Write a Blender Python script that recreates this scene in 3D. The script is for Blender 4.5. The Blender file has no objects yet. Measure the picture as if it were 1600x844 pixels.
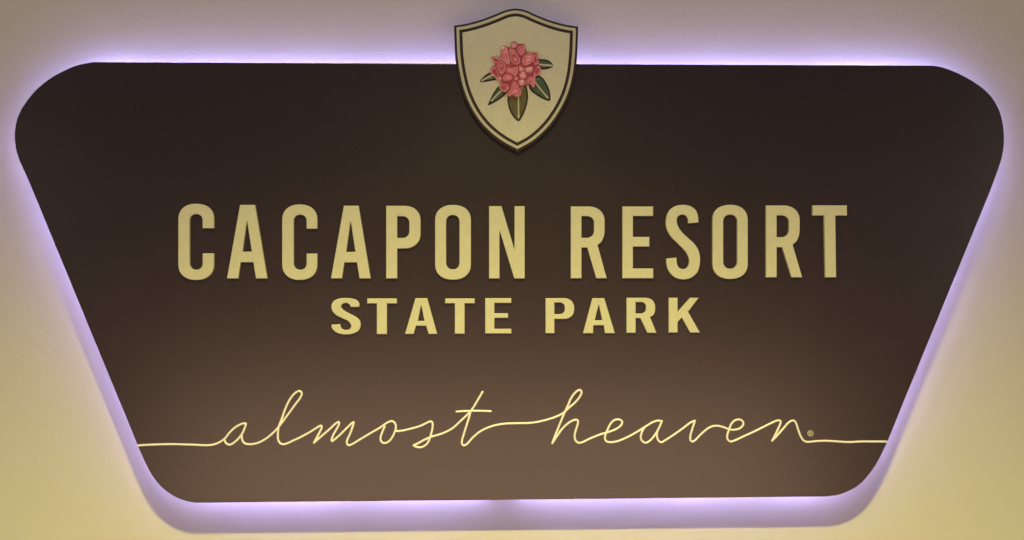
import bpy, bmesh, math, random
from mathutils import Vector, geometry
random.seed(4)
scene = bpy.context.scene
COL = scene.collection
R = math.radians

# ------------------------------------------------------------------ camera, world, lamps, exposure
GAP = 0.085            # space between the wall and the back of the panel
FRONT = 0.107          # distance from the wall to the front face of the panel
LED_D = 0.018          # distance of the LED strip from the wall
DIST = 2.42
YAW = R(1.7)
HFOV = 2 * math.atan(1.24 / DIST)
cam_d = bpy.data.cameras.new('camera')
cam_d.sensor_width = 36.0
cam_d.lens = 18.0 / math.tan(HFOV / 2)
cam_d.clip_start = 0.05
cam_d.clip_end = 100
cam = bpy.data.objects.new('camera', cam_d)
COL.objects.link(cam)
CAMP = Vector((-math.sin(YAW) * DIST, -FRONT - math.cos(YAW) * DIST, 0))
cam.location = CAMP
cam.rotation_euler = (R(90), 0, -YAW)
scene.camera = cam

world = bpy.data.worlds.new('World')
scene.world = world
world.use_nodes = True
world.node_tree.nodes['Background'].inputs['Color'].default_value = (0.95, 1.0, 0.96, 1)
world.node_tree.nodes['Background'].inputs['Strength'].default_value = 0.085

scene.view_settings.view_transform = 'Standard'
scene.view_settings.look = 'None'
scene.view_settings.exposure = 0.0
scene.view_settings.gamma = 1.0


def lamp(name, kind, loc, aim, energy, color, **kw):
    d = bpy.data.lights.new(name, kind)
    d.energy = energy
    d.color = color
    for k, v in kw.items():
        setattr(d, k, v)
    o = bpy.data.objects.new(name, d)
    COL.objects.link(o)
    o.location = loc
    o.rotation_euler = (Vector(aim) - Vector(loc)).to_track_quat('-Z', 'Y').to_euler()
    return o


# warm ceiling downlight in front of the sign: throws the panel's shadow down onto the wall
lamp('ceiling_downlight', 'SPOT', (0.0, -2.35, 1.60), (0.0, -2.35, -1.0), 850, (1.0, 0.92, 0.255),
     spot_size=R(130), spot_blend=0.88, shadow_soft_size=0.045)
# added area lamp, low and out of view: warm sheen on the lower panel
lamp('sheen_fill', 'AREA', (0.0, -4.0, -1.58), (0.0, 0, -0.45), 54, (1.0, 0.64, 0.40),
     shape='RECTANGLE', size=4.3, size_y=1.75)
# two far lobby lamps to either side, nearly level with the sign
for sx in (-1, 1):
    lamp('side_lobby_lamp', 'AREA', (sx * 5.6, -5.0, 0.30), (0, 0, 0), 36, (1.0, 0.86, 0.68), shape='DISK', size=0.35)
# a small lamp higher up in the lobby: the glints on the enamelled flower
lamp('high_ceiling_lamp', 'AREA', (-0.5, -3.6, 3.6), (0, 0, 0.4), 34, (1.0, 0.90, 0.74),
     shape='DISK', size=0.3)

# ------------------------------------------------------------------ pixel of the photograph -> point on the sign
FPX = 800.0 / math.tan(HFOV / 2)
_r = Vector((math.cos(YAW), -math.sin(YAW), 0))
_f = Vector((math.sin(YAW), math.cos(YAW), 0))


def P(px, py, depth=FRONT):
    d = _r * ((px - 800) / FPX) + Vector((0, 0, 1)) * (-(py - 422) / FPX) + _f
    t = (-depth - CAMP.y) / d.y
    p = CAMP + d * t
    return p.x, p.z


PX = 1.24 / 800        # about one photo pixel, in metres on the sign


# ------------------------------------------------------------------ materials
def nodes_of(name):
    m = bpy.data.materials.new(name)
    m.use_nodes = True
    nt = m.node_tree
    return m, nt, nt.nodes['Principled BSDF']


def paint(name, color, rough=0.5, spec=0.5, var=0.06, vscale=6.0, bump=0.15, bscale=900.0, bdist=0.0004, metal=0.0,
          coat=0.0, rvar=0.08, grain=0.0, fscale=260):
    m, nt, b = nodes_of(name)
    N, L = nt.nodes, nt.links
    tc = N.new('ShaderNodeTexCoord')
    n1 = N.new('ShaderNodeTexNoise')
    n1.inputs['Scale'].default_value = vscale
    n1.inputs['Detail'].default_value = 6
    L.new(tc.outputs['Object'], n1.inputs['Vector'])
    mix = N.new('ShaderNodeMix')
    mix.data_type = 'RGBA'
    lo = [c * (1 - var) for c in color]
    hi = [min(1, c * (1 + var)) for c in color]
    mix.inputs[6].default_value = (*lo, 1)
    mix.inputs[7].default_value = (*hi, 1)
    L.new(n1.outputs['Fac'], mix.inputs[0])
    fine = N.new('ShaderNodeTexNoise')
    fine.inputs['Scale'].default_value = fscale
    fine.inputs['Detail'].default_value = 5
    fine.inputs['Roughness'].default_value = 0.7
    L.new(tc.outputs['Object'], fine.inputs['Vector'])
    fr = N.new('ShaderNodeMapRange')
    fr.inputs['From Min'].default_value = 0.3
    fr.inputs['From Max'].default_value = 0.7
    fr.inputs['To Min'].default_value = 1 - grain
    fr.inputs['To Max'].default_value = 1 + grain
    L.new(fine.outputs['Fac'], fr.inputs['Value'])
    mul = N.new('ShaderNodeVectorMath')
    mul.operation = 'SCALE'
    L.new(mix.outputs[2], mul.inputs[0])
    L.new(fr.outputs['Result'], mul.inputs['Scale'])
    L.new(mul.outputs[0], b.inputs['Base Color'])
    mr = N.new('ShaderNodeMapRange')
    mr.inputs['To Min'].default_value = rough - rvar
    mr.inputs['To Max'].default_value = rough + rvar
    L.new(n1.outputs['Fac'], mr.inputs['Value'])
    L.new(mr.outputs['Result'], b.inputs['Roughness'])
    b.inputs['Specular IOR Level'].default_value = spec
    b.inputs['Metallic'].default_value = metal
    b.inputs['Coat Weight'].default_value = coat
    b.inputs['Coat Roughness'].default_value = 0.08
    n2 = N.new('ShaderNodeTexNoise')
    n2.inputs['Scale'].default_value = bscale
    n2.inputs['Detail'].default_value = 3
    L.new(tc.outputs['Object'], n2.inputs['Vector'])
    bp = N.new('ShaderNodeBump')
    bp.inputs['Strength'].default_value = bump
    bp.inputs['Distance'].default_value = bdist
    L.new(n2.outputs['Fac'], bp.inputs['Height'])
    L.new(bp.outputs['Normal'], b.inputs['Normal'])
    return m


def wall_paint():
    m, nt, b = nodes_of('wall_paint')
    N, L = nt.nodes, nt.links
    tc = N.new('ShaderNodeTexCoord')
    big = N.new('ShaderNodeTexNoise')
    big.inputs['Scale'].default_value = 2.2
    big.inputs['Detail'].default_value = 8
    L.new(tc.outputs['Object'], big.inputs['Vector'])
    mix = N.new('ShaderNodeMix')
    mix.data_type = 'RGBA'
    mix.inputs[6].default_value = (0.555, 0.52, 0.45, 1)
    mix.inputs[7].default_value = (0.60, 0.565, 0.49, 1)
    L.new(big.outputs['Fac'], mix.inputs[0])
    L.new(mix.outputs[2], b.inputs['Base Color'])
    b.inputs['Roughness'].default_value = 0.75
    b.inputs['Specular IOR Level'].default_value = 0.25
    peel = N.new('ShaderNodeTexNoise')
    peel.inputs['Scale'].default_value = 110
    peel.inputs['Detail'].default_value = 4
    L.new(tc.outputs['Object'], peel.inputs['Vector'])
    bp = N.new('ShaderNodeBump')
    bp.inputs['Strength'].default_value = 0.36
    bp.inputs['Distance'].default_value = 0.0012
    L.new(peel.outputs['Fac'], bp.inputs['Height'])
    L.new(bp.outputs['Normal'], b.inputs['Normal'])
    return m


def led_mat():
    m, nt, b = nodes_of('purple_led')
    b.inputs['Base Color'].default_value = (0.8, 0.8, 0.8, 1)
    b.inputs['Emission Color'].default_value = (0.46, 0.39, 1.0, 1)
    N, L = nt.nodes, nt.links
    tc = N.new('ShaderNodeTexCoord')
    n = N.new('ShaderNodeTexNoise')          # the diodes are not all equally bright
    n.inputs['Scale'].default_value = 7.0
    n.inputs['Detail'].default_value = 3
    L.new(tc.outputs['Object'], n.inputs['Vector'])
    mr = N.new('ShaderNodeMapRange')
    mr.inputs['From Min'].default_value = 0.3
    mr.inputs['From Max'].default_value = 0.7
    mr.inputs['To Min'].default_value = 55.0
    mr.inputs['To Max'].default_value = 84.0
    L.new(n.outputs['Fac'], mr.inputs['Value'])
    L.new(mr.outputs['Result'], b.inputs['Emission Strength'])
    return m


M_WALL = wall_paint()
M_BROWN = paint('brown_sign_paint', (0.0260, 0.0120, 0.0150), rough=0.275, spec=0.85, rvar=0.015, grain=0.28, fscale=170, var=0.07, vscale=5, bump=0.08,
                bscale=420, bdist=0.0005)
M_DARK = paint('dark_brown_paint', (0.040, 0.027, 0.022), rough=0.5, spec=0.3, bump=0.1)
M_GOLD = paint('pale_gold_paint', (0.63, 0.60, 0.425), rough=0.40, spec=0.45, var=0.09, vscale=40, grain=0.10, fscale=330, bump=0.8,
               bscale=520, bdist=0.0006)
M_LINE = paint('cream_gold_paint', (0.84, 0.79, 0.76), rough=0.36, spec=0.5, var=0.03, vscale=20, bump=0.1)
M_PETAL = paint('pink_gloss_enamel', (0.92, 0.40, 0.42), rough=0.15, spec=1.0, rvar=0.03, var=0.12, vscale=60, bump=0.0, coat=0.0)
M_PETAL_FACES = [paint('pink_enamel', c, rough=0.15, spec=1.0, rvar=0.03, var=0.12, vscale=90, bump=0.0, coat=0.0)
                 for c in ((0.80, 0.235, 0.265), (0.86, 0.28, 0.305), (0.72, 0.195, 0.225))]
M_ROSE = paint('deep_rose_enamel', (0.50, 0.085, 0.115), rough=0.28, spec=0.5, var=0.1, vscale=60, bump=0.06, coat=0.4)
M_LEAF = paint('dark_green_enamel', (0.088, 0.122, 0.070), rough=0.24, spec=0.5, var=0.2, vscale=50, bump=0.06, coat=0.4)
M_OLIVE = paint('olive_green_enamel', (0.150, 0.130, 0.040), rough=0.28, spec=0.5, var=0.22, vscale=50, bump=0.06, coat=0.4)
M_EDGE = paint('black_green_line', (0.014, 0.016, 0.012), rough=0.4, spec=0.4)
M_RIB = paint('pale_leaf_rib', (0.60, 0.60, 0.40), rough=0.25, spec=0.5, coat=0.3)
M_LED = led_mat()
M_METAL = paint('grey_block_metal', (0.18, 0.17, 0.17), rough=0.45, metal=0.6)


M_FIELD = paint('pale_gold_shield_paint', (0.71, 0.69, 0.48), rough=0.40, spec=0.45, var=0.09, vscale=40, grain=0.08, fscale=330,
                bump=0.5, bscale=520, bdist=0.0006)
_nt = M_FIELD.node_tree
_w = _nt.nodes.new('ShaderNodeTexWave')
_w.wave_type = 'RINGS'
_w.rings_direction = 'Y'
_w.inputs['Scale'].default_value = 55.0
_w.inputs['Distortion'].default_value = 2.5
_w.inputs['Detail Scale'].default_value = 1.0
_b = _nt.nodes.new('ShaderNodeBump')
_b.inputs['Strength'].default_value = 0.35
_b.inputs['Distance'].default_value = 0.0006
_nt.links.new(next(n for n in _nt.nodes if n.type == 'TEX_COORD').outputs['Object'], _w.inputs['Vector'])
_nt.links.new(_w.outputs['Fac'], _b.inputs['Height'])
_p = _nt.nodes['Principled BSDF']
_nt.links.new(_p.inputs['Normal'].links[0].from_socket, _b.inputs['Normal'])
_nt.links.new(_b.outputs['Normal'], _p.inputs['Normal'])


# ------------------------------------------------------------------ shape helpers
def spline(pts, closed=False, n=6):
    """Catmull-Rom through pts."""
    out = []
    N = len(pts)
    segs = N if closed else N - 1
    for i in range(segs):
        if closed:
            p0, p1, p2, p3 = pts[(i - 1) % N], pts[i], pts[(i + 1) % N], pts[(i + 2) % N]
        else:
            p1, p2 = pts[i], pts[i + 1]
            p0 = pts[i - 1] if i > 0 else (2 * p1[0] - p2[0], 2 * p1[1] - p2[1])
            p3 = pts[i + 2] if i + 2 < N else (2 * p2[0] - p1[0], 2 * p2[1] - p1[1])
        # centripetal parameters keep cusps tidy
        d = [max(1e-6, math.dist(a, b) ** 0.5) for a, b in ((p0, p1), (p1, p2), (p2, p3))]
        t0, t1 = 0, d[0]
        t2 = t1 + d[1]
        t3 = t2 + d[2]
        for k in range(n):
            t = t1 + (t2 - t1) * k / n
            def lerp(a, b, ta, tb):
                w = (t - ta) / (tb - ta)
                return (a[0] + (b[0] - a[0]) * w, a[1] + (b[1] - a[1]) * w)
            A1, A2, A3 = lerp(p0, p1, t0, t1), lerp(p1, p2, t1, t2), lerp(p2, p3, t2, t3)
            B1, B2 = lerp(A1, A2, t0, t2), lerp(A2, A3, t1, t3)
            out.append(lerp(B1, B2, t1, t2))
    if not closed:
        out.append(tuple(pts[-1]))
    return out


def inset(pts, d):
    """Offset a closed outline inwards by d."""
    N = len(pts)
    area = sum(pts[i][0] * pts[(i + 1) % N][1] - pts[(i + 1) % N][0] * pts[i][1] for i in range(N))
    s = 1 if area > 0 else -1
    out = []
    for i in range(N):
        a, b, c = Vector(pts[i - 1]), Vector(pts[i]), Vector(pts[(i + 1) % N])
        e1, e2 = (b - a).normalized(), (c - b).normalized()
        n1, n2 = Vector((-e1.y, e1.x)) * s, Vector((-e2.y, e2.x)) * s
        m = (n1 + n2)
        m = m / max(0.35, m.length_squared / 2)
        out.append(tuple(b + m * d))
    # drop the points that overlap round a sharp corner
    def near(p):
        best = 1e9
        for i in range(N):
            a, b = Vector(pts[i - 1]), Vector(pts[i])
            ab = b - a
            L2 = ab.length_squared
            t = 0 if L2 == 0 else max(0, min(1, (Vector(p) - a).dot(ab) / L2))
            best = min(best, (a + ab * t - Vector(p)).length)
        return best
    keep = [p for p in out if near(p) > abs(d) * 0.985]
    res = []
    for p in keep:
        if not res or math.dist(p, res[-1]) > 1e-4:
            res.append(p)
    return res


def to_world(pts, depth=FRONT):
    return [P(x, y, depth) for x, y in pts]


SIGN = None


def link(name, mesh, mats, parent=None, origin=(0, 0, 0), smooth=True, sharp=35):
    o = bpy.data.objects.new(name, mesh)
    COL.objects.link(o)
    for m in (mats if isinstance(mats, (list, tuple)) else [mats]):
        mesh.materials.append(m)
    if smooth:
        try:
            mesh.shade_smooth()
        except Exception:
            pass
        mesh.set_sharp_from_angle(angle=R(sharp))
    off = Vector((0, 0, 0))
    q = parent
    while q is not None:
        off += q.location
        q = q.parent
    o.parent = parent
    o.location = Vector(origin) - off
    return o


def slab(name, loops, d0, d1, bevel, mat, parent, seg=2):
    """A solid cut from flat outlines (x,z in metres; further loops are holes) standing from depth d0 to d1 off the wall."""
    xs = [p[0] for p in loops[0]]
    zs = [p[1] for p in loops[0]]
    cx, cz = (min(xs) + max(xs)) / 2, (min(zs) + max(zs)) / 2
    cu = bpy.data.curves.new('outline', 'CURVE')
    cu.dimensions = '2D'
    cu.fill_mode = 'BOTH'
    cu.extrude = (d1 - d0) / 2 - bevel
    cu.bevel_depth = bevel
    cu.bevel_resolution = seg
    cu.offset = -bevel
    for lp in loops:
        s = cu.splines.new('POLY')
        s.points.add(len(lp) - 1)
        for i, p in enumerate(lp):
            s.points[i].co = (p[0] - cx, p[1] - cz, 0, 1)
        s.use_cyclic_u = True
    t = bpy.data.objects.new('outline', cu)
    COL.objects.link(t)
    dg = bpy.context.evaluated_depsgraph_get()
    me = bpy.data.meshes.new_from_object(t.evaluated_get(dg))
    bpy.data.objects.remove(t)
    bpy.data.curves.remove(cu)
    for v in me.vertices:
        x, y, z = v.co
        v.co = (x, -z, y)
    bm = bmesh.new()
    bm.from_mesh(me)
    bmesh.ops.remove_doubles(bm, verts=bm.verts, dist=1e-6)
    bmesh.ops.recalc_face_normals(bm, faces=bm.faces)
    bm.to_mesh(me)
    bm.free()
    me.name = name
    me.materials.clear()
    return link(name, me, mat, parent, (cx, -(d0 + d1) / 2, cz), sharp=14)


def tubes(bm, paths, depth, r, mat_i=0, flat=1.0, ns=10):
    """Round beads swept along flat paths (x,z in metres) with domed ends."""
    for path in paths:
        pts = [Vector(p) for p in path]
        q = [pts[0]]
        for p in pts[1:]:
            if (p - q[-1]).length > 1e-5:
                q.append(p)
        pts = q
        rings = []
        N = len(pts)
        stations = []
        t0 = (pts[1] - pts[0]).normalized()
        for a in (75, 45, 20):
            stations.append((pts[0] - t0 * r * math.sin(R(a)), t0, r * math.cos(R(a))))
        for i in range(N):
            t = (pts[min(i + 1, N - 1)] - pts[max(i - 1, 0)])
            t = t.normalized() if t.length > 1e-9 else t0
            stations.append((pts[i], t, r))
        t1 = (pts[-1] - pts[-2]).normalized()
        for a in (20, 45, 75):
            stations.append((pts[-1] + t1 * r * math.sin(R(a)), t1, r * math.cos(R(a))))
        for c, t, rr in stations:
            n = Vector((-t.y, t.x))
            ring = []
            for k in range(ns):
                a = 2 * math.pi * k / ns
                off = n * (math.cos(a) * rr)
                ring.append(bm.verts.new((c.x + off.x, -depth - math.sin(a) * rr * flat, c.y + off.y)))
            rings.append(ring)
        for a, b in zip(rings, rings[1:]):
            for k in range(ns):
                f = bm.faces.new((a[k], a[(k + 1) % ns], b[(k + 1) % ns], b[k]))
                f.material_index = mat_i
                f.smooth = True
        for ring in (rings[0], rings[-1]):
            f = bm.faces.new(ring)
            f.material_index = mat_i
    return bm


def bead(name, paths, depth, r, mat, parent, flat=1.0, ns=10):
    bm = bmesh.new()
    tubes(bm, paths, depth, r, 0, flat, ns)
    bmesh.ops.recalc_face_normals(bm, faces=bm.faces)
    xs = [v.co.x for v in bm.verts]
    zs = [v.co.z for v in bm.verts]
    o = Vector(((min(xs) + max(xs)) / 2, -depth, (min(zs) + max(zs)) / 2))
    for v in bm.verts:
        v.co -= o
    me = bpy.data.meshes.new(name)
    bm.to_mesh(me)
    bm.free()
    return link(name, me, mat, parent, o)


# ------------------------------------------------------------------ the wall
bm = bmesh.new()
bmesh.ops.create_cube(bm, size=1)
for v in bm.verts:
    v.co = (v.co.x * 9.0, v.co.y * 0.12, v.co.z * 4.2)
me = bpy.data.meshes.new('wall')
bm.to_mesh(me)
bm.free()
wall = link('wall', me, M_WALL, None, (0, 0.06, 0.0), smooth=False)
wall['kind'] = 'structure'

# ------------------------------------------------------------------ the sign
SIGN = bpy.data.objects.new('wall_sign', None)
COL.objects.link(SIGN)
SIGN.location = (0, -GAP, P(800, 781)[1])
SIGN['label'] = 'dark brown trapezoid park sign with gold lettering, flower shield and purple backlight on cream wall'
SIGN['category'] = 'sign'

c_tl = [(145, 97), (119.4, 102.1), (96.7, 112), (74, 125.4), (54, 143), (38.4, 162.4), (28.4, 180.8), (23.6, 199.3),
        (22.7, 213.5), (24.2, 230.6), (28.9, 247.7), (36.5, 265), (44.5, 283), (51.7, 300)]
c_bl = [(191.8, 640), (215.2, 696.8), (223.5, 716), (232, 733.5), (240.4, 747.5), (250.1, 759.2), (262.2, 769.4),
        (276.7, 778.0), (291.2, 783.3), (304.5, 786.0)]
c_br = [(1290.5, 776.2), (1306.3, 774.2), (1320.8, 769.8), (1335.3, 762.6), (1347.4, 753.5), (1357.5, 742), (1368.5, 726.5),
        (1377.5, 710), (1387.0, 689.5), (1407.3, 640)]
c_tr = [(1546.9, 300), (1556.5, 274), (1564.5, 251), (1568.4, 230.5), (1569, 210.7), (1566.2, 188.4), (1560.5, 169.9),
        (1550.6, 153), (1537.8, 139.6), (1522.1, 128.2), (1505.1, 118.3), (1485.2, 109.4), (1470.1, 104.6), (1456.7, 102.4)]


def line(a, b, n):
    return [(a[0] + (b[0] - a[0]) * k / n, a[1] + (b[1] - a[1]) * k / n) for k in range(1, n)]


panel_px = (spline(c_tl, n=5) + line(c_tl[-1], c_bl[0], 12) + spline(c_bl, n=5) + line(c_bl[-1], c_br[0], 90) +
            spline(c_br, n=5) + line(c_br[-1], c_tr[0], 12) + spline(c_tr, n=5) + line(c_tr[-1], c_tl[0], 40))
panel_w = to_world(panel_px)
slab('panel', [panel_w], GAP, FRONT, 0.0015, M_BROWN, SIGN)

# the backing tray behind the panel, and the LED strip round its side, broken at the light-blocking piece in the bottom edge
tray_w = inset(panel_w, 0.0190)
slab('backing_tray', [tray_w], 0.012, GAP - 0.0003, 0.001, M_DARK, SIGN)
outer = inset(panel_w, 0.0160)
inner = inset(panel_w, 0.0185)
bm = bmesh.new()
zb = P(785, 781)[1]
xb = P(785, 781)[0]


def nearest(p, loop):
    return min(loop, key=lambda q: (q[0] - p[0]) ** 2 + (q[1] - p[1]) ** 2)


prev = None
N = len(outer)
for i in range(N + 1):
    xo, zo = outer[i % N]
    xi, zi = nearest((xo, zo), inner)
    if abs(xo - xb) < 0.022 and zo < 0:
        prev = None
        continue
    vs = [bm.verts.new((x, -y, z)) for x, y, z in ((xo, LED_D + 0.005, zo), (xo, LED_D - 0.005, zo), (xi, LED_D - 0.005, zi), (xi, LED_D + 0.005, zi))]
    if prev:
        for k in range(4):
            bm.faces.new((prev[k], prev[(k + 1) % 4], vs[(k + 1) % 4], vs[k]))
    prev = vs
bmesh.ops.recalc_face_normals(bm, faces=bm.faces)
me = bpy.data.meshes.new('led_strip')
bm.to_mesh(me)
bm.free()
link('led_strip', me, M_LED, SIGN, (0, 0, 0), smooth=False)

# unseen block added at the strip's gap, to darken the glow there
bx, bz = P(785, 781)
slab('led_gap_block', [[(bx - 0.021, bz + 0.002), (bx + 0.021, bz + 0.002), (bx + 0.021, bz + 0.0155), (bx - 0.021, bz + 0.0155)]],
     0.0005, GAP - 0.0005, 0.001, M_METAL, SIGN)

# ------------------------------------------------------------------ block letters
SUP = 2.25


def arc(cx, cy, rx, ry, a0, a1, n=14, sup=SUP):
    out = []
    for k in range(n + 1):
        a = R(a0 + (a1 - a0) * k / n)
        c, s = math.cos(a), math.sin(a)
        out.append((cx + rx * math.copysign(abs(c) ** (2 / sup), c), cy - ry * math.copysign(abs(s) ** (2 / sup), s)))
    return out


def let_C(xl, xr, yt, yb, il, ir, it, ib, tu, tl, ry=130, iry=56):
    cx, rx, icx, irx = (xl + xr) / 2, (xr - xl) / 2, (il + ir) / 2, (ir - il) / 2
    return [arc(cx, yt + ry, rx, ry, 0, 180) + arc(cx, yb - ry, rx, ry, 180, 360) + [(xr, tl), (ir, tl)] +
            arc(icx, ib - iry, irx, iry, 360, 180) + arc(icx, it + iry, irx, iry, 180, 0) + [(ir, tu), (xr, tu)]]


def let_O(xl, xr, yt, yb, il, ir, it, ib, ry=128, iry=60):
    cx, rx, icx, irx = (xl + xr) / 2, (xr - xl) / 2, (il + ir) / 2, (ir - il) / 2
    return [arc(cx, yt + ry, rx, ry, 0, 180) + arc(cx, yb - ry, rx, ry, 180, 360),
            arc(icx, it + iry, irx, iry, 0, 180) + arc(icx, ib - iry, irx, iry, 180, 360)]


def let_A(tl, tr, ty, f0, f1, f2, f3, fy, ax, ay, b0, b1, by, c0, c1, cy):
    return [[(tl, ty), (tr, ty), (f3, fy), (f2, fy), (c1, cy), (c0, cy), (f1, fy), (f0, fy)],
            [(ax - 1.5, ay), (ax + 1.5, ay), (b1, by), (b0, by)]]


def let_P(l, t, b, s, r, il_t, ir, il_b, bb, rx, ry, irx, iry):
    return [[(l, t)] + arc(r - rx, t + ry, rx, ry, 90, 0) + arc(r - rx, bb - ry, rx, ry, 0, -90) + [(s, bb), (s, b), (l, b)],
            [(s, il_t)] + arc(ir - irx, il_t + iry, irx, iry, 90, 0) + arc(ir - irx, il_b - iry, irx, iry, 0, -90) + [(s, il_b)]]


def let_R(l, t, b, s, r, it, ir, ib, rx, ry, irx, iry, join, f1, f0, leg, legy):
    low = spline([(r, t + ry + (join[1] - t - ry) * 0.32), (r - 4, t + ry + (join[1] - t - ry) * 0.55), (r - (r - join[0]) * 0.42, join[1] - (join[1] - t - ry) * 0.16), join], n=6)
    return [[(l, t)] + arc(r - rx, t + ry, rx, ry, 90, 0) + low + [(f1, b), (f0, b), (leg, legy), (s, legy), (s, b), (l, b)],
            [(s, it)] + arc(ir - irx, it + iry, irx, iry, 90, 0) + arc(ir - irx, ib - iry, irx, iry, 0, -90) + [(s, ib)]]


def let_E(l, r, t, b, s, a1, m0, m1, mr, a2):
    return [[(l, t), (r, t), (r, a1), (s, a1), (s, m0), (mr, m0), (mr, m1), (s, m1), (s, a2), (r + 1, a2), (r + 1, b), (l, b)]]


def let_T(l, r, t, a, s0, s1, u0, u1, b):
    return [[(l, t), (r, t), (r, a), (s1, a), (u1, b), (u0, b), (s0, a), (l, a)]]


def closed_mix(corners, pts):
    """Smooth outline that keeps the listed indices as corners."""
    out = []
    idx = sorted(corners)
    N = len(pts)
    for a, b in zip(idx, idx[1:] + [idx[0] + N]):
        run = [pts[k % N] for k in range(a, b + 1)]
        out += spline(run, n=4)[:-1] if len(run) > 2 else run[:1]
    return out


S_BIG = [(1157, 277), (1247, 270), (1243, 215), (1223, 160), (1175, 124), (1110, 113), (1040, 125), (985, 170), (961, 240), (960, 290),
         (972, 340), (1005, 395), (1060, 450), (1110, 500), (1145, 545), (1163, 600), (1160, 640), (1140, 670), (1110, 678),
         (1080, 668), (1060, 640), (1053, 577), (963, 585), (966, 645), (988, 702), (1035, 750), (1110, 770), (1180, 756), (1235, 710),
         (1258, 640), (1260, 570), (1245, 510), (1210, 455), (1150, 400), (1095, 345), (1063, 290), (1056, 250), (1065, 218),
         (1090, 202), (1120, 202), (1143, 217), (1154, 245)]
S_SMALL = [(240, 150), (305, 149), (308, 125), (290, 98), (250, 83), (195, 78), (140, 85), (100, 108), (87, 145), (95, 180), (125, 213),
           (180, 240), (225, 265), (242, 295), (235, 318), (205, 328), (175, 322), (160, 300), (160, 284), (90, 287), (88, 303), (103, 331),
           (140, 355), (200, 365), (260, 357), (305, 330), (318, 290), (310, 255), (285, 230), (230, 200), (185, 175), (165, 150),
           (170, 130), (190, 120), (210, 119), (230, 130)]

A1 = let_A(612, 738, 107, 503, 597, 745, 840, 722, 670, 245, 633, 710, 497, 617, 723, 587)
big = [   # (x origin, y origin, scale, outlines)
    (260, 300, 5.333, let_C(97, 395, 97, 735, 192, 300, 185, 648, 303, 511)),
    (260, 300, 5.333, A1),
    (260, 300, 5.333, let_C(963, 1257, 103, 735, 1060, 1167, 190, 648, 307, 513)),
    (260, 300, 5.333, [[(1370 + (x - 503) * 0.985, 114 + (y - 107) * 0.988) for x, y in lp] for lp in A1]),
    (540, 300, 5.333, let_P(337, 115, 722, 430, 625, 203, 530, 383, 472, 140, 128, 62, 58)),
    (540, 300, 5.333, let_O(745, 1045, 107, 733, 838, 948, 193, 645)),
    (540, 300, 5.333, [[(1195, 118), (1300, 118), (1407, 478), (1407, 118), (1493, 118), (1493, 722), (1405, 722), (1283, 322), (1283, 722), (1195, 722)]]),
    (870, 300, 5.625, let_R(123, 127, 760, 218, 422, 213, 327, 403, 150, 135, 68, 62, (360, 468), 440, 347, 268, 490)),
    (870, 300, 5.625, let_E(577, 848, 127, 760, 670, 212, 395, 481, 815, 672)),
    (870, 300, 5.625, [closed_mix([0, 1, 21, 22], S_BIG)]),
    (1090, 300, 5.627, let_O(132, 443, 112, 767, 227, 350, 200, 675, 134, 64)),
    (1090, 300, 5.627, let_R(603, 118, 752, 697, 900, 207, 805, 397, 150, 135, 68, 62, (838, 465), 922, 828, 745, 487)),
    (1090, 300, 5.627, let_T(1013, 1315, 117, 208, 1115, 1213, 1125, 1220, 752)),
]
small = [
    (500, 450, 5.0, [closed_mix([0, 1, 18, 19], S_SMALL)]),
    (500, 450, 5.0, let_T(368, 601, 82, 122, 443, 523, 443, 523, 362)),
    (500, 450, 5.0, let_A(745, 838, 80, 663, 731, 848, 916, 361, 790, 140, 765, 815, 258, 750, 828, 297)),
    (500, 450, 5.0, let_T(977, 1209, 82, 121, 1053, 1130, 1053, 1130, 359)),
    (500, 450, 5.0, let_E(1290, 1495, 80, 357, 1363, 118, 198, 235, 1470, 320)),
    (800, 450, 5.0, let_P(262, 80, 355, 332, 487, 115, 412, 205, 243, 82, 78, 42, 38)),
    (800, 450, 5.0, let_A(628, 722, 80, 555, 634, 726, 805, 355, 678, 135, 648, 705, 253, 637, 717, 293)),
    (800, 450, 5.0, let_R(895, 77, 352, 967, 1120, 112, 1047, 200, 82, 72, 42, 36, (1080, 228), 1130, 1058, 1003, 237)),
    (800, 450, 5.0, [[(1225, 77), (1295, 77), (1295, 188), (1393, 77), (1460, 77), (1377, 187), (1470, 350), (1393, 350), (1327, 232), (1295, 268), (1295, 350), (1225, 350)]]),
]


def dedupe(lp):
    out = [lp[0]]
    for p in lp[1:]:
        if math.dist(p, out[-1]) > 0.15:
            out.append(p)
    if math.dist(out[0], out[-1]) < 0.15:
        out.pop()
    return out


for group, thick, bev in ((big, 0.0100, 0.0018), (small, 0.0095, 0.0018)):
    for ox, oy, s, loops in group:
        wl = [to_world(dedupe([(ox + x / s, oy + y / s) for x, y in lp]), FRONT + thick) for lp in loops]
        slab('letter', wl, FRONT - 0.001, FRONT + thick, bev, M_GOLD, SIGN)

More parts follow.
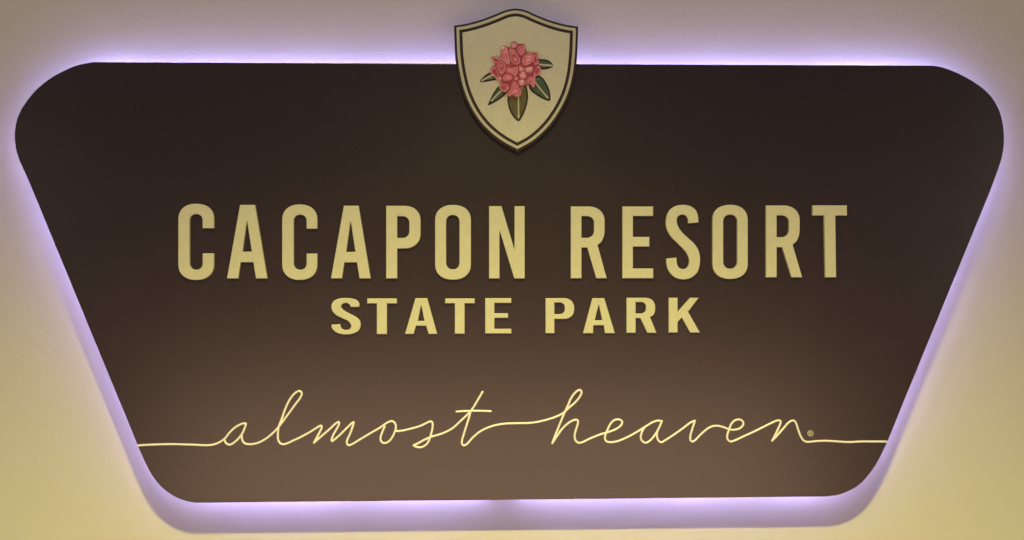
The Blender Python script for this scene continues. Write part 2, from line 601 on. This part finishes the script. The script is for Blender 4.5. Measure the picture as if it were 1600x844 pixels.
# ------------------------------------------------------------------ the handwritten line
fA = lambda pts: [(200 + x / 5.333, 590 + y / 5.333) for x, y in pts]
fB = lambda pts: [(470 + x / 6.491, 590 + y / 6.491) for x, y in pts]
fC = lambda pts: [(640 + x / 6.491, 590 + y / 6.491) for x, y in pts]
fD = lambda pts: [(830 + x / 6.491, 590 + y / 6.491) for x, y in pts]
fE = lambda pts: [(1020 + x / 6.491, 590 + y / 6.491) for x, y in pts]
fF = lambda pts: [(1180 + x / 6.667, 630 + y / 6.667) for x, y in pts]
strokes = [
    fA([(84, 567), (230, 560), (380, 557), (540, 562), (680, 565), (735, 553), (800, 515), (850, 455), (905, 408), (965, 383), (982, 388)]),
    fA([(800, 515), (815, 548), (845, 562), (885, 542), (945, 478), (972, 420), (982, 388)]),
    fA([(946, 472), (950, 520), (968, 548), (1005, 558), (1080, 547), (1160, 503), (1240, 430), (1330, 312), (1390, 230), (1440, 160),
        (1446, 128), (1428, 114), (1390, 132), (1345, 188), (1310, 262), (1282, 340), (1256, 410), (1248, 470), (1250, 520), (1268, 550),
        (1300, 558), (1380, 525)]) + fB([(0, 605), (100, 550), (180, 500), (205, 490), (211, 506), (192, 552), (160, 612), (132, 665)]),
    fB([(132, 665), (200, 605), (290, 527), (365, 460), (386, 455), (384, 482), (362, 525), (328, 585), (310, 640), (318, 648), (345, 628),
        (405, 575), (470, 510), (526, 458), (536, 456), (525, 500), (500, 570), (470, 635), (466, 665), (480, 688), (505, 685),
        (600, 630), (700, 570), (800, 512), (880, 458), (920, 444), (950, 460), (964, 500), (955, 545), (930, 602), (895, 648), (845, 668),
        (815, 650), (808, 615), (822, 565), (850, 500)]),
    fB([(955, 545), (1000, 545), (1100, 525), (1220, 490), (1315, 447), (1334, 458), (1333, 525), (1313, 600), (1290, 660), (1250, 698),
        (1200, 711), (1155, 700)]),
    fB([(1143, 690), (1190, 668), (1260, 630)]) + fC([(230, 600), (330, 570), (430, 520), (520, 440), (600, 363), (640, 315), (700, 215), (740, 147)]),
    fC([(618, 350), (605, 400), (578, 485), (550, 575), (532, 640), (531, 675), (550, 692), (580, 678), (640, 612), (720, 547), (830, 497),
        (950, 472), (1080, 466)]) + fD([(0, 462), (120, 440), (250, 400), (325, 362), (380, 312), (440, 260), (490, 202), (511, 158),
        (505, 134), (488, 128), (450, 152), (405, 212), (370, 290), (335, 368), (300, 450), (260, 550), (230, 625), (214, 670)]),
    fD([(214, 670), (260, 600), (320, 517), (390, 455), (445, 431), (472, 436), (474, 468), (455, 530), (441, 590), (450, 640), (478, 664),
        (512, 661), (600, 620), (700, 580), (800, 550), (870, 520), (918, 478), (922, 447), (895, 428), (850, 432), (810, 465), (780, 520),
        (755, 580), (748, 622), (764, 650), (800, 658), (870, 650), (980, 605), (1080, 550), (1160, 500), (1230, 457), (1285, 439), (1326, 444)]),
    fD([(1152, 505), (1122, 560), (1112, 610), (1130, 650), (1165, 664), (1210, 638), (1260, 578), (1300, 508), (1326, 444)]),
    fD([(1290, 525), (1276, 575), (1281, 620), (1300, 650), (1325, 659), (1358, 640)]) + fE([(200, 592), (300, 522), (385, 458), (428, 440)]),
    fE([(428, 440), (418, 475), (398, 535), (382, 600), (385, 640), (404, 653), (430, 638), (500, 567), (580, 507), (640, 491), (700, 500),
        (780, 528), (830, 532), (888, 515), (919, 478), (914, 447), (885, 429), (840, 434), (800, 470), (775, 530), (756, 590), (761, 630),
        (785, 651), (815, 647), (920, 600), (1050, 540), (1180, 475), (1265, 438), (1297, 442), (1296, 468), (1268, 532), (1238, 595), (1215, 643)]),
    fF([(178, 393), (230, 340), (300, 260), (358, 198), (400, 183), (425, 207), (450, 280), (475, 345), (508, 393), (545, 406), (640, 398),
        (750, 395), (870, 402), (980, 408), (1100, 402), (1250, 402), (1372, 403)]),
]
bead('script_line', [to_world(spline(s, n=5), FRONT + 0.003) for s in strokes], FRONT + 0.0012, 1.8 * PX, M_LINE, SIGN, flat=1.0, ns=12)
bead('script_crossbar', [to_world(spline(fC([(476, 347), (600, 340), (720, 340), (824, 343)]), n=5), FRONT + 0.003)],
     FRONT + 0.0015, 1.75 * PX, M_LINE, SIGN, ns=12)

# the small registered mark after the last letter
cx, cy = 1266.2, 677.2
ring = [(cx + 4.6 * math.cos(2 * math.pi * k / 28), cy + 4.6 * math.sin(2 * math.pi * k / 28)) for k in range(28)]
ringi = [(cx + 3.7 * math.cos(2 * math.pi * k / 28), cy + 3.7 * math.sin(2 * math.pi * k / 28)) for k in range(28)]
slab('registered_ring', [to_world(ring), to_world(ringi)], FRONT - 0.0005, FRONT + 0.0012, 0.0002, M_GOLD, SIGN)
rl = [[(cx - 1.8, cy - 2.5), (cx + 0.4, cy - 2.5), (cx + 1.5, cy - 1.9), (cx + 1.7, cy - 0.9), (cx + 1.3, cy - 0.1), (cx + 0.8, cy + 0.3),
       (cx + 1.9, cy + 2.5), (cx + 1.0, cy + 2.5), (cx + 0.0, cy + 0.5), (cx - 0.9, cy + 0.5), (cx - 0.9, cy + 2.5), (cx - 1.8, cy + 2.5)],
      [(cx - 0.9, cy - 1.7), (cx + 0.4, cy - 1.7), (cx + 0.8, cy - 1.0), (cx + 0.4, cy - 0.3), (cx - 0.9, cy - 0.3)]]
slab('registered_letter', [to_world(l) for l in rl], FRONT - 0.0005, FRONT + 0.0012, 0.0002, M_GOLD, SIGN)

# ------------------------------------------------------------------ the shield
SD = FRONT + 0.014      # front of the shield's backing plate
f1 = lambda pts: [(690 + x / 3.374, y / 3.374) for x, y in pts]
top = spline(f1([(65, 135), (130, 125), (210, 103), (280, 77), (340, 53), (390, 45), (440, 53), (495, 77), (565, 105), (645, 128), (720, 140)]), n=5)
right = spline(f1([(720, 140), (719, 200), (714, 300), (702, 400), (675, 500), (630, 592), (570, 676), (490, 750), (400, 802)]), n=5)
left = spline(f1([(400, 802), (310, 752), (228, 685), (163, 602), (115, 502), (87, 400), (72, 300), (67, 200), (65, 135)]), n=5)
sh_px = top[:-1] + right[:-1] + left[:-1]
sh = to_world(sh_px, SD)
shield = slab('shield', [sh], FRONT - 0.002, SD, 0.0012, M_DARK, SIGN)
slab('rim', [inset(sh, 3.7 * PX), inset(sh, 8.2 * PX)], SD - 0.001, SD + 0.0030, 0.0008, M_GOLD, shield)
slab('field', [inset(sh, 12.8 * PX)], SD - 0.001, SD + 0.0030, 0.0008, M_FIELD, shield)
FD = SD + 0.0030

f2 = lambda pts: [(740 + x / 6.031, 55 + y / 6.031) for x, y in pts]


def dome(bm, outline, z0, h, profile, mat_i=0, skirt=0.003):
    """A puffed pad over a closed outline (x,z), standing on depth z0."""
    cx = sum(p[0] for p in outline) / len(outline)
    cz = sum(p[1] for p in outline) / len(outline)
    rings = [[bm.verts.new((x, -(z0 - skirt), z)) for x, z in outline]]
    for s, hh in profile:
        rings.append([bm.verts.new((cx + (x - cx) * s, -(z0 + h * hh), cz + (z - cz) * s)) for x, z in outline])
    n = len(outline)
    for a, b in zip(rings, rings[1:]):
        for k in range(n):
            f = bm.faces.new((a[k], a[(k + 1) % n], b[(k + 1) % n], b[k]))
            f.material_index = mat_i
    f = bm.faces.new(rings[-1])
    f.material_index = mat_i


def finish(name, bm, mats, parent):
    bmesh.ops.recalc_face_normals(bm, faces=bm.faces)
    c = sum((v.co for v in bm.verts), Vector()) / len(bm.verts)
    for v in bm.verts:
        v.co -= c
    me = bpy.data.meshes.new(name)
    bm.to_mesh(me)
    bm.free()
    o = link(name, me, mats, parent, c)
    return o


PUFF = [(1.0, 0.15), (0.97, 0.62), (0.91, 0.95), (0.84, 1.0), (0.76, 0.9), (0.66, 0.68), (0.52, 0.46), (0.34, 0.33), (0.14, 0.28)]
ROUND = [(1.0, 0.15), (0.95, 0.42), (0.85, 0.68), (0.68, 0.87), (0.42, 0.98), (0.18, 1.0)]
BLADE = [(1.0, 0.2), (0.94, 0.7), (0.86, 0.95), (0.6, 0.85), (0.2, 0.75)]

# leaves: a dark outline, a puffed blade, a pale midrib
leaves = [
    ([(60, 436), (95, 390), (150, 352), (190, 345), (225, 385), (215, 415), (150, 432), (95, 440)], [(80, 428), (130, 400), (215, 362)], M_LEAF),
    ([(137, 660), (160, 600), (200, 525), (235, 485), (290, 500), (312, 540), (250, 600), (190, 636)], [(170, 618), (215, 568), (280, 510)], M_LEAF),
    ([(320, 560), (322, 640), (345, 720), (385, 782), (425, 810), (457, 770), (495, 680), (513, 590), (508, 520), (488, 470), (420, 480), (345, 510)],
     [(423, 500), (423, 640), (425, 775)], M_OLIVE),
    ([(522, 480), (540, 445), (595, 385), (640, 393), (690, 460), (720, 540), (719, 617), (660, 602), (590, 562), (540, 522)],
     [(570, 430), (630, 510), (700, 592)], M_LEAF),
    ([(590, 235), (655, 226), (712, 240), (750, 287), (715, 312), (650, 322), (600, 310)], [(600, 272), (670, 282), (738, 287)], M_LEAF),
]
for out_px, rib, mat in leaves:
    o = to_world(spline(f2(out_px), closed=True, n=4), FD + 0.002)
    bm = bmesh.new()
    dome(bm, o, FD, 0.0018, [(1.0, 0.6), (0.96, 1.0)], 0)
    oi = inset(o, 2.1 * PX)
    dome(bm, oi, FD + 0.0016, 0.0030, BLADE, 1, skirt=0.001)
    tubes(bm, [to_world(spline(f2(rib), n=4), FD + 0.004)], FD + 0.0044, 1.5 * PX, 2, ns=8)
    finish('leaf', bm, [M_EDGE, mat, M_RIB], shield)

# the flower head: a rose-coloured bed and the petals on it
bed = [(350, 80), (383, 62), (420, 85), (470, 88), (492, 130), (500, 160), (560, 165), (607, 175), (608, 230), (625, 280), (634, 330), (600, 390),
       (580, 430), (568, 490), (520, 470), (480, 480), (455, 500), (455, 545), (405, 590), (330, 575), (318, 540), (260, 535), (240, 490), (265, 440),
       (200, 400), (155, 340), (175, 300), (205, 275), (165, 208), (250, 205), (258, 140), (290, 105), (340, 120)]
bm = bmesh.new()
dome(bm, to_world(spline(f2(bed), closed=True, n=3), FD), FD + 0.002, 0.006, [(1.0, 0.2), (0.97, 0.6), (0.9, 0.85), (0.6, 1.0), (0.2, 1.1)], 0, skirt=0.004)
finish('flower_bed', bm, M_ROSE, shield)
petals = [
    ([(351, 97), (360, 74), (383, 65), (406, 74), (415, 97), (406, 120), (383, 130), (360, 120)], 0.007, 0.010, ROUND),
    ([(262, 135), (275, 108), (300, 100), (322, 115), (330, 170), (345, 220), (352, 262), (322, 280), (290, 262), (266, 210)], 0.006, 0.008, PUFF),
    ([(336, 134), (365, 126), (395, 150), (430, 195), (447, 240), (432, 276), (390, 286), (355, 262), (336, 200)], 0.006, 0.010, PUFF),
    ([(408, 118), (446, 104), (466, 88), (488, 100), (487, 160), (466, 196), (435, 186), (410, 150)], 0.006, 0.009, PUFF),
    ([(160, 208), (185, 197), (258, 206), (262, 232), (216, 272), (190, 245)], 0.003, 0.007, PUFF),
    ([(223, 272), (255, 245), (292, 256), (307, 300), (302, 350), (266, 370), (236, 345), (220, 300)], 0.006, 0.009, PUFF),
    ([(154, 330), (170, 300), (203, 291), (222, 318), (245, 365), (268, 420), (237, 428), (190, 392), (164, 362)], 0.003, 0.007, PUFF),
    ([(454, 230), (470, 190), (510, 165), (550, 165), (571, 190), (562, 240), (525, 280), (475, 287), (455, 262)], 0.007, 0.010, PUFF),
    ([(566, 185), (607, 170), (605, 220), (618, 260), (582, 288), (560, 262)], 0.004, 0.009, PUFF),
    ([(608, 278), (634, 310), (631, 352), (600, 382), (572, 408), (560, 365), (585, 312)], 0.004, 0.008, PUFF),
    ([(305, 300), (360, 304), (422, 302), (416, 370), (386, 396), (350, 368), (306, 352)], 0.008, 0.010, PUFF),
    ([(484, 312), (530, 289), (564, 302), (558, 342), (520, 362), (485, 342)], 0.008, 0.010, ROUND),
    ([(428, 362), (468, 338), (503, 365), (500, 402), (458, 412), (430, 392)], 0.008, 0.010, ROUND),
    ([(268, 396), (300, 371), (350, 371), (372, 396), (352, 432), (300, 437), (274, 422)], 0.008, 0.010, PUFF),
    ([(243, 472), (290, 448), (327, 465), (322, 510), (300, 542), (268, 532), (239, 502)], 0.004, 0.009, PUFF),
    ([(380, 423), (412, 450), (432, 490), (457, 530), (442, 572), (405, 590), (375, 570), (330, 577), (316, 547), (340, 500), (365, 455)], 0.007, 0.010, PUFF),
    ([(499, 412), (540, 384), (582, 400), (584, 440), (570, 494), (535, 465), (504, 442)], 0.005, 0.009, PUFF),
    ([(418, 422), (460, 412), (492, 432), (478, 476), (442, 482), (420, 452)], 0.006, 0.009, ROUND),
    ([(430, 280), (456, 292), (480, 310), (474, 336), (440, 350), (424, 322)], 0.006, 0.009, ROUND),
    ([(374, 396), (398, 384), (420, 400), (414, 424), (388, 424)], 0.007, 0.008, ROUND),
]
for q, (pts, z, h, prof) in enumerate(petals):
    bm = bmesh.new()
    jag = [(x + random.uniform(-5, 5), y + random.uniform(-5, 5)) for x, y in pts]
    ol = inset(to_world(spline(f2(jag), closed=True, n=4), FD + 0.01), 0.4 * PX)
    dome(bm, ol, FD + z, h * 0.85, prof, 0, skirt=0.005)
    # ruffle: each petal leans its own way and its rim rises and falls
    tx, tz, ph = random.uniform(-0.22, 0.22), random.uniform(-0.05, 0.25), random.uniform(0, 6.28)
    cx = sum(p[0] for p in ol) / len(ol)
    cz = sum(p[1] for p in ol) / len(ol)
    for v in bm.verts:
        dx, dz = v.co.x - cx, v.co.z - cz
        if -v.co.y > FD + z:
            rr = math.hypot(dx, dz) / 0.012
            v.co.y += dx * tx + dz * tz - 0.0011 * min(1, rr) * math.sin(3 * math.atan2(dz, dx) + ph)
    for f in bm.faces:
        c = f.calc_center_median()
        inner = min(math.dist((c.x, c.z), p) for p in ol) > 2.0 * PX
        if prof is PUFF:
            f.material_index = 1 if inner else 0
    finish('petal', bm, [M_PETAL, M_PETAL_FACES[q % 3]], shield)
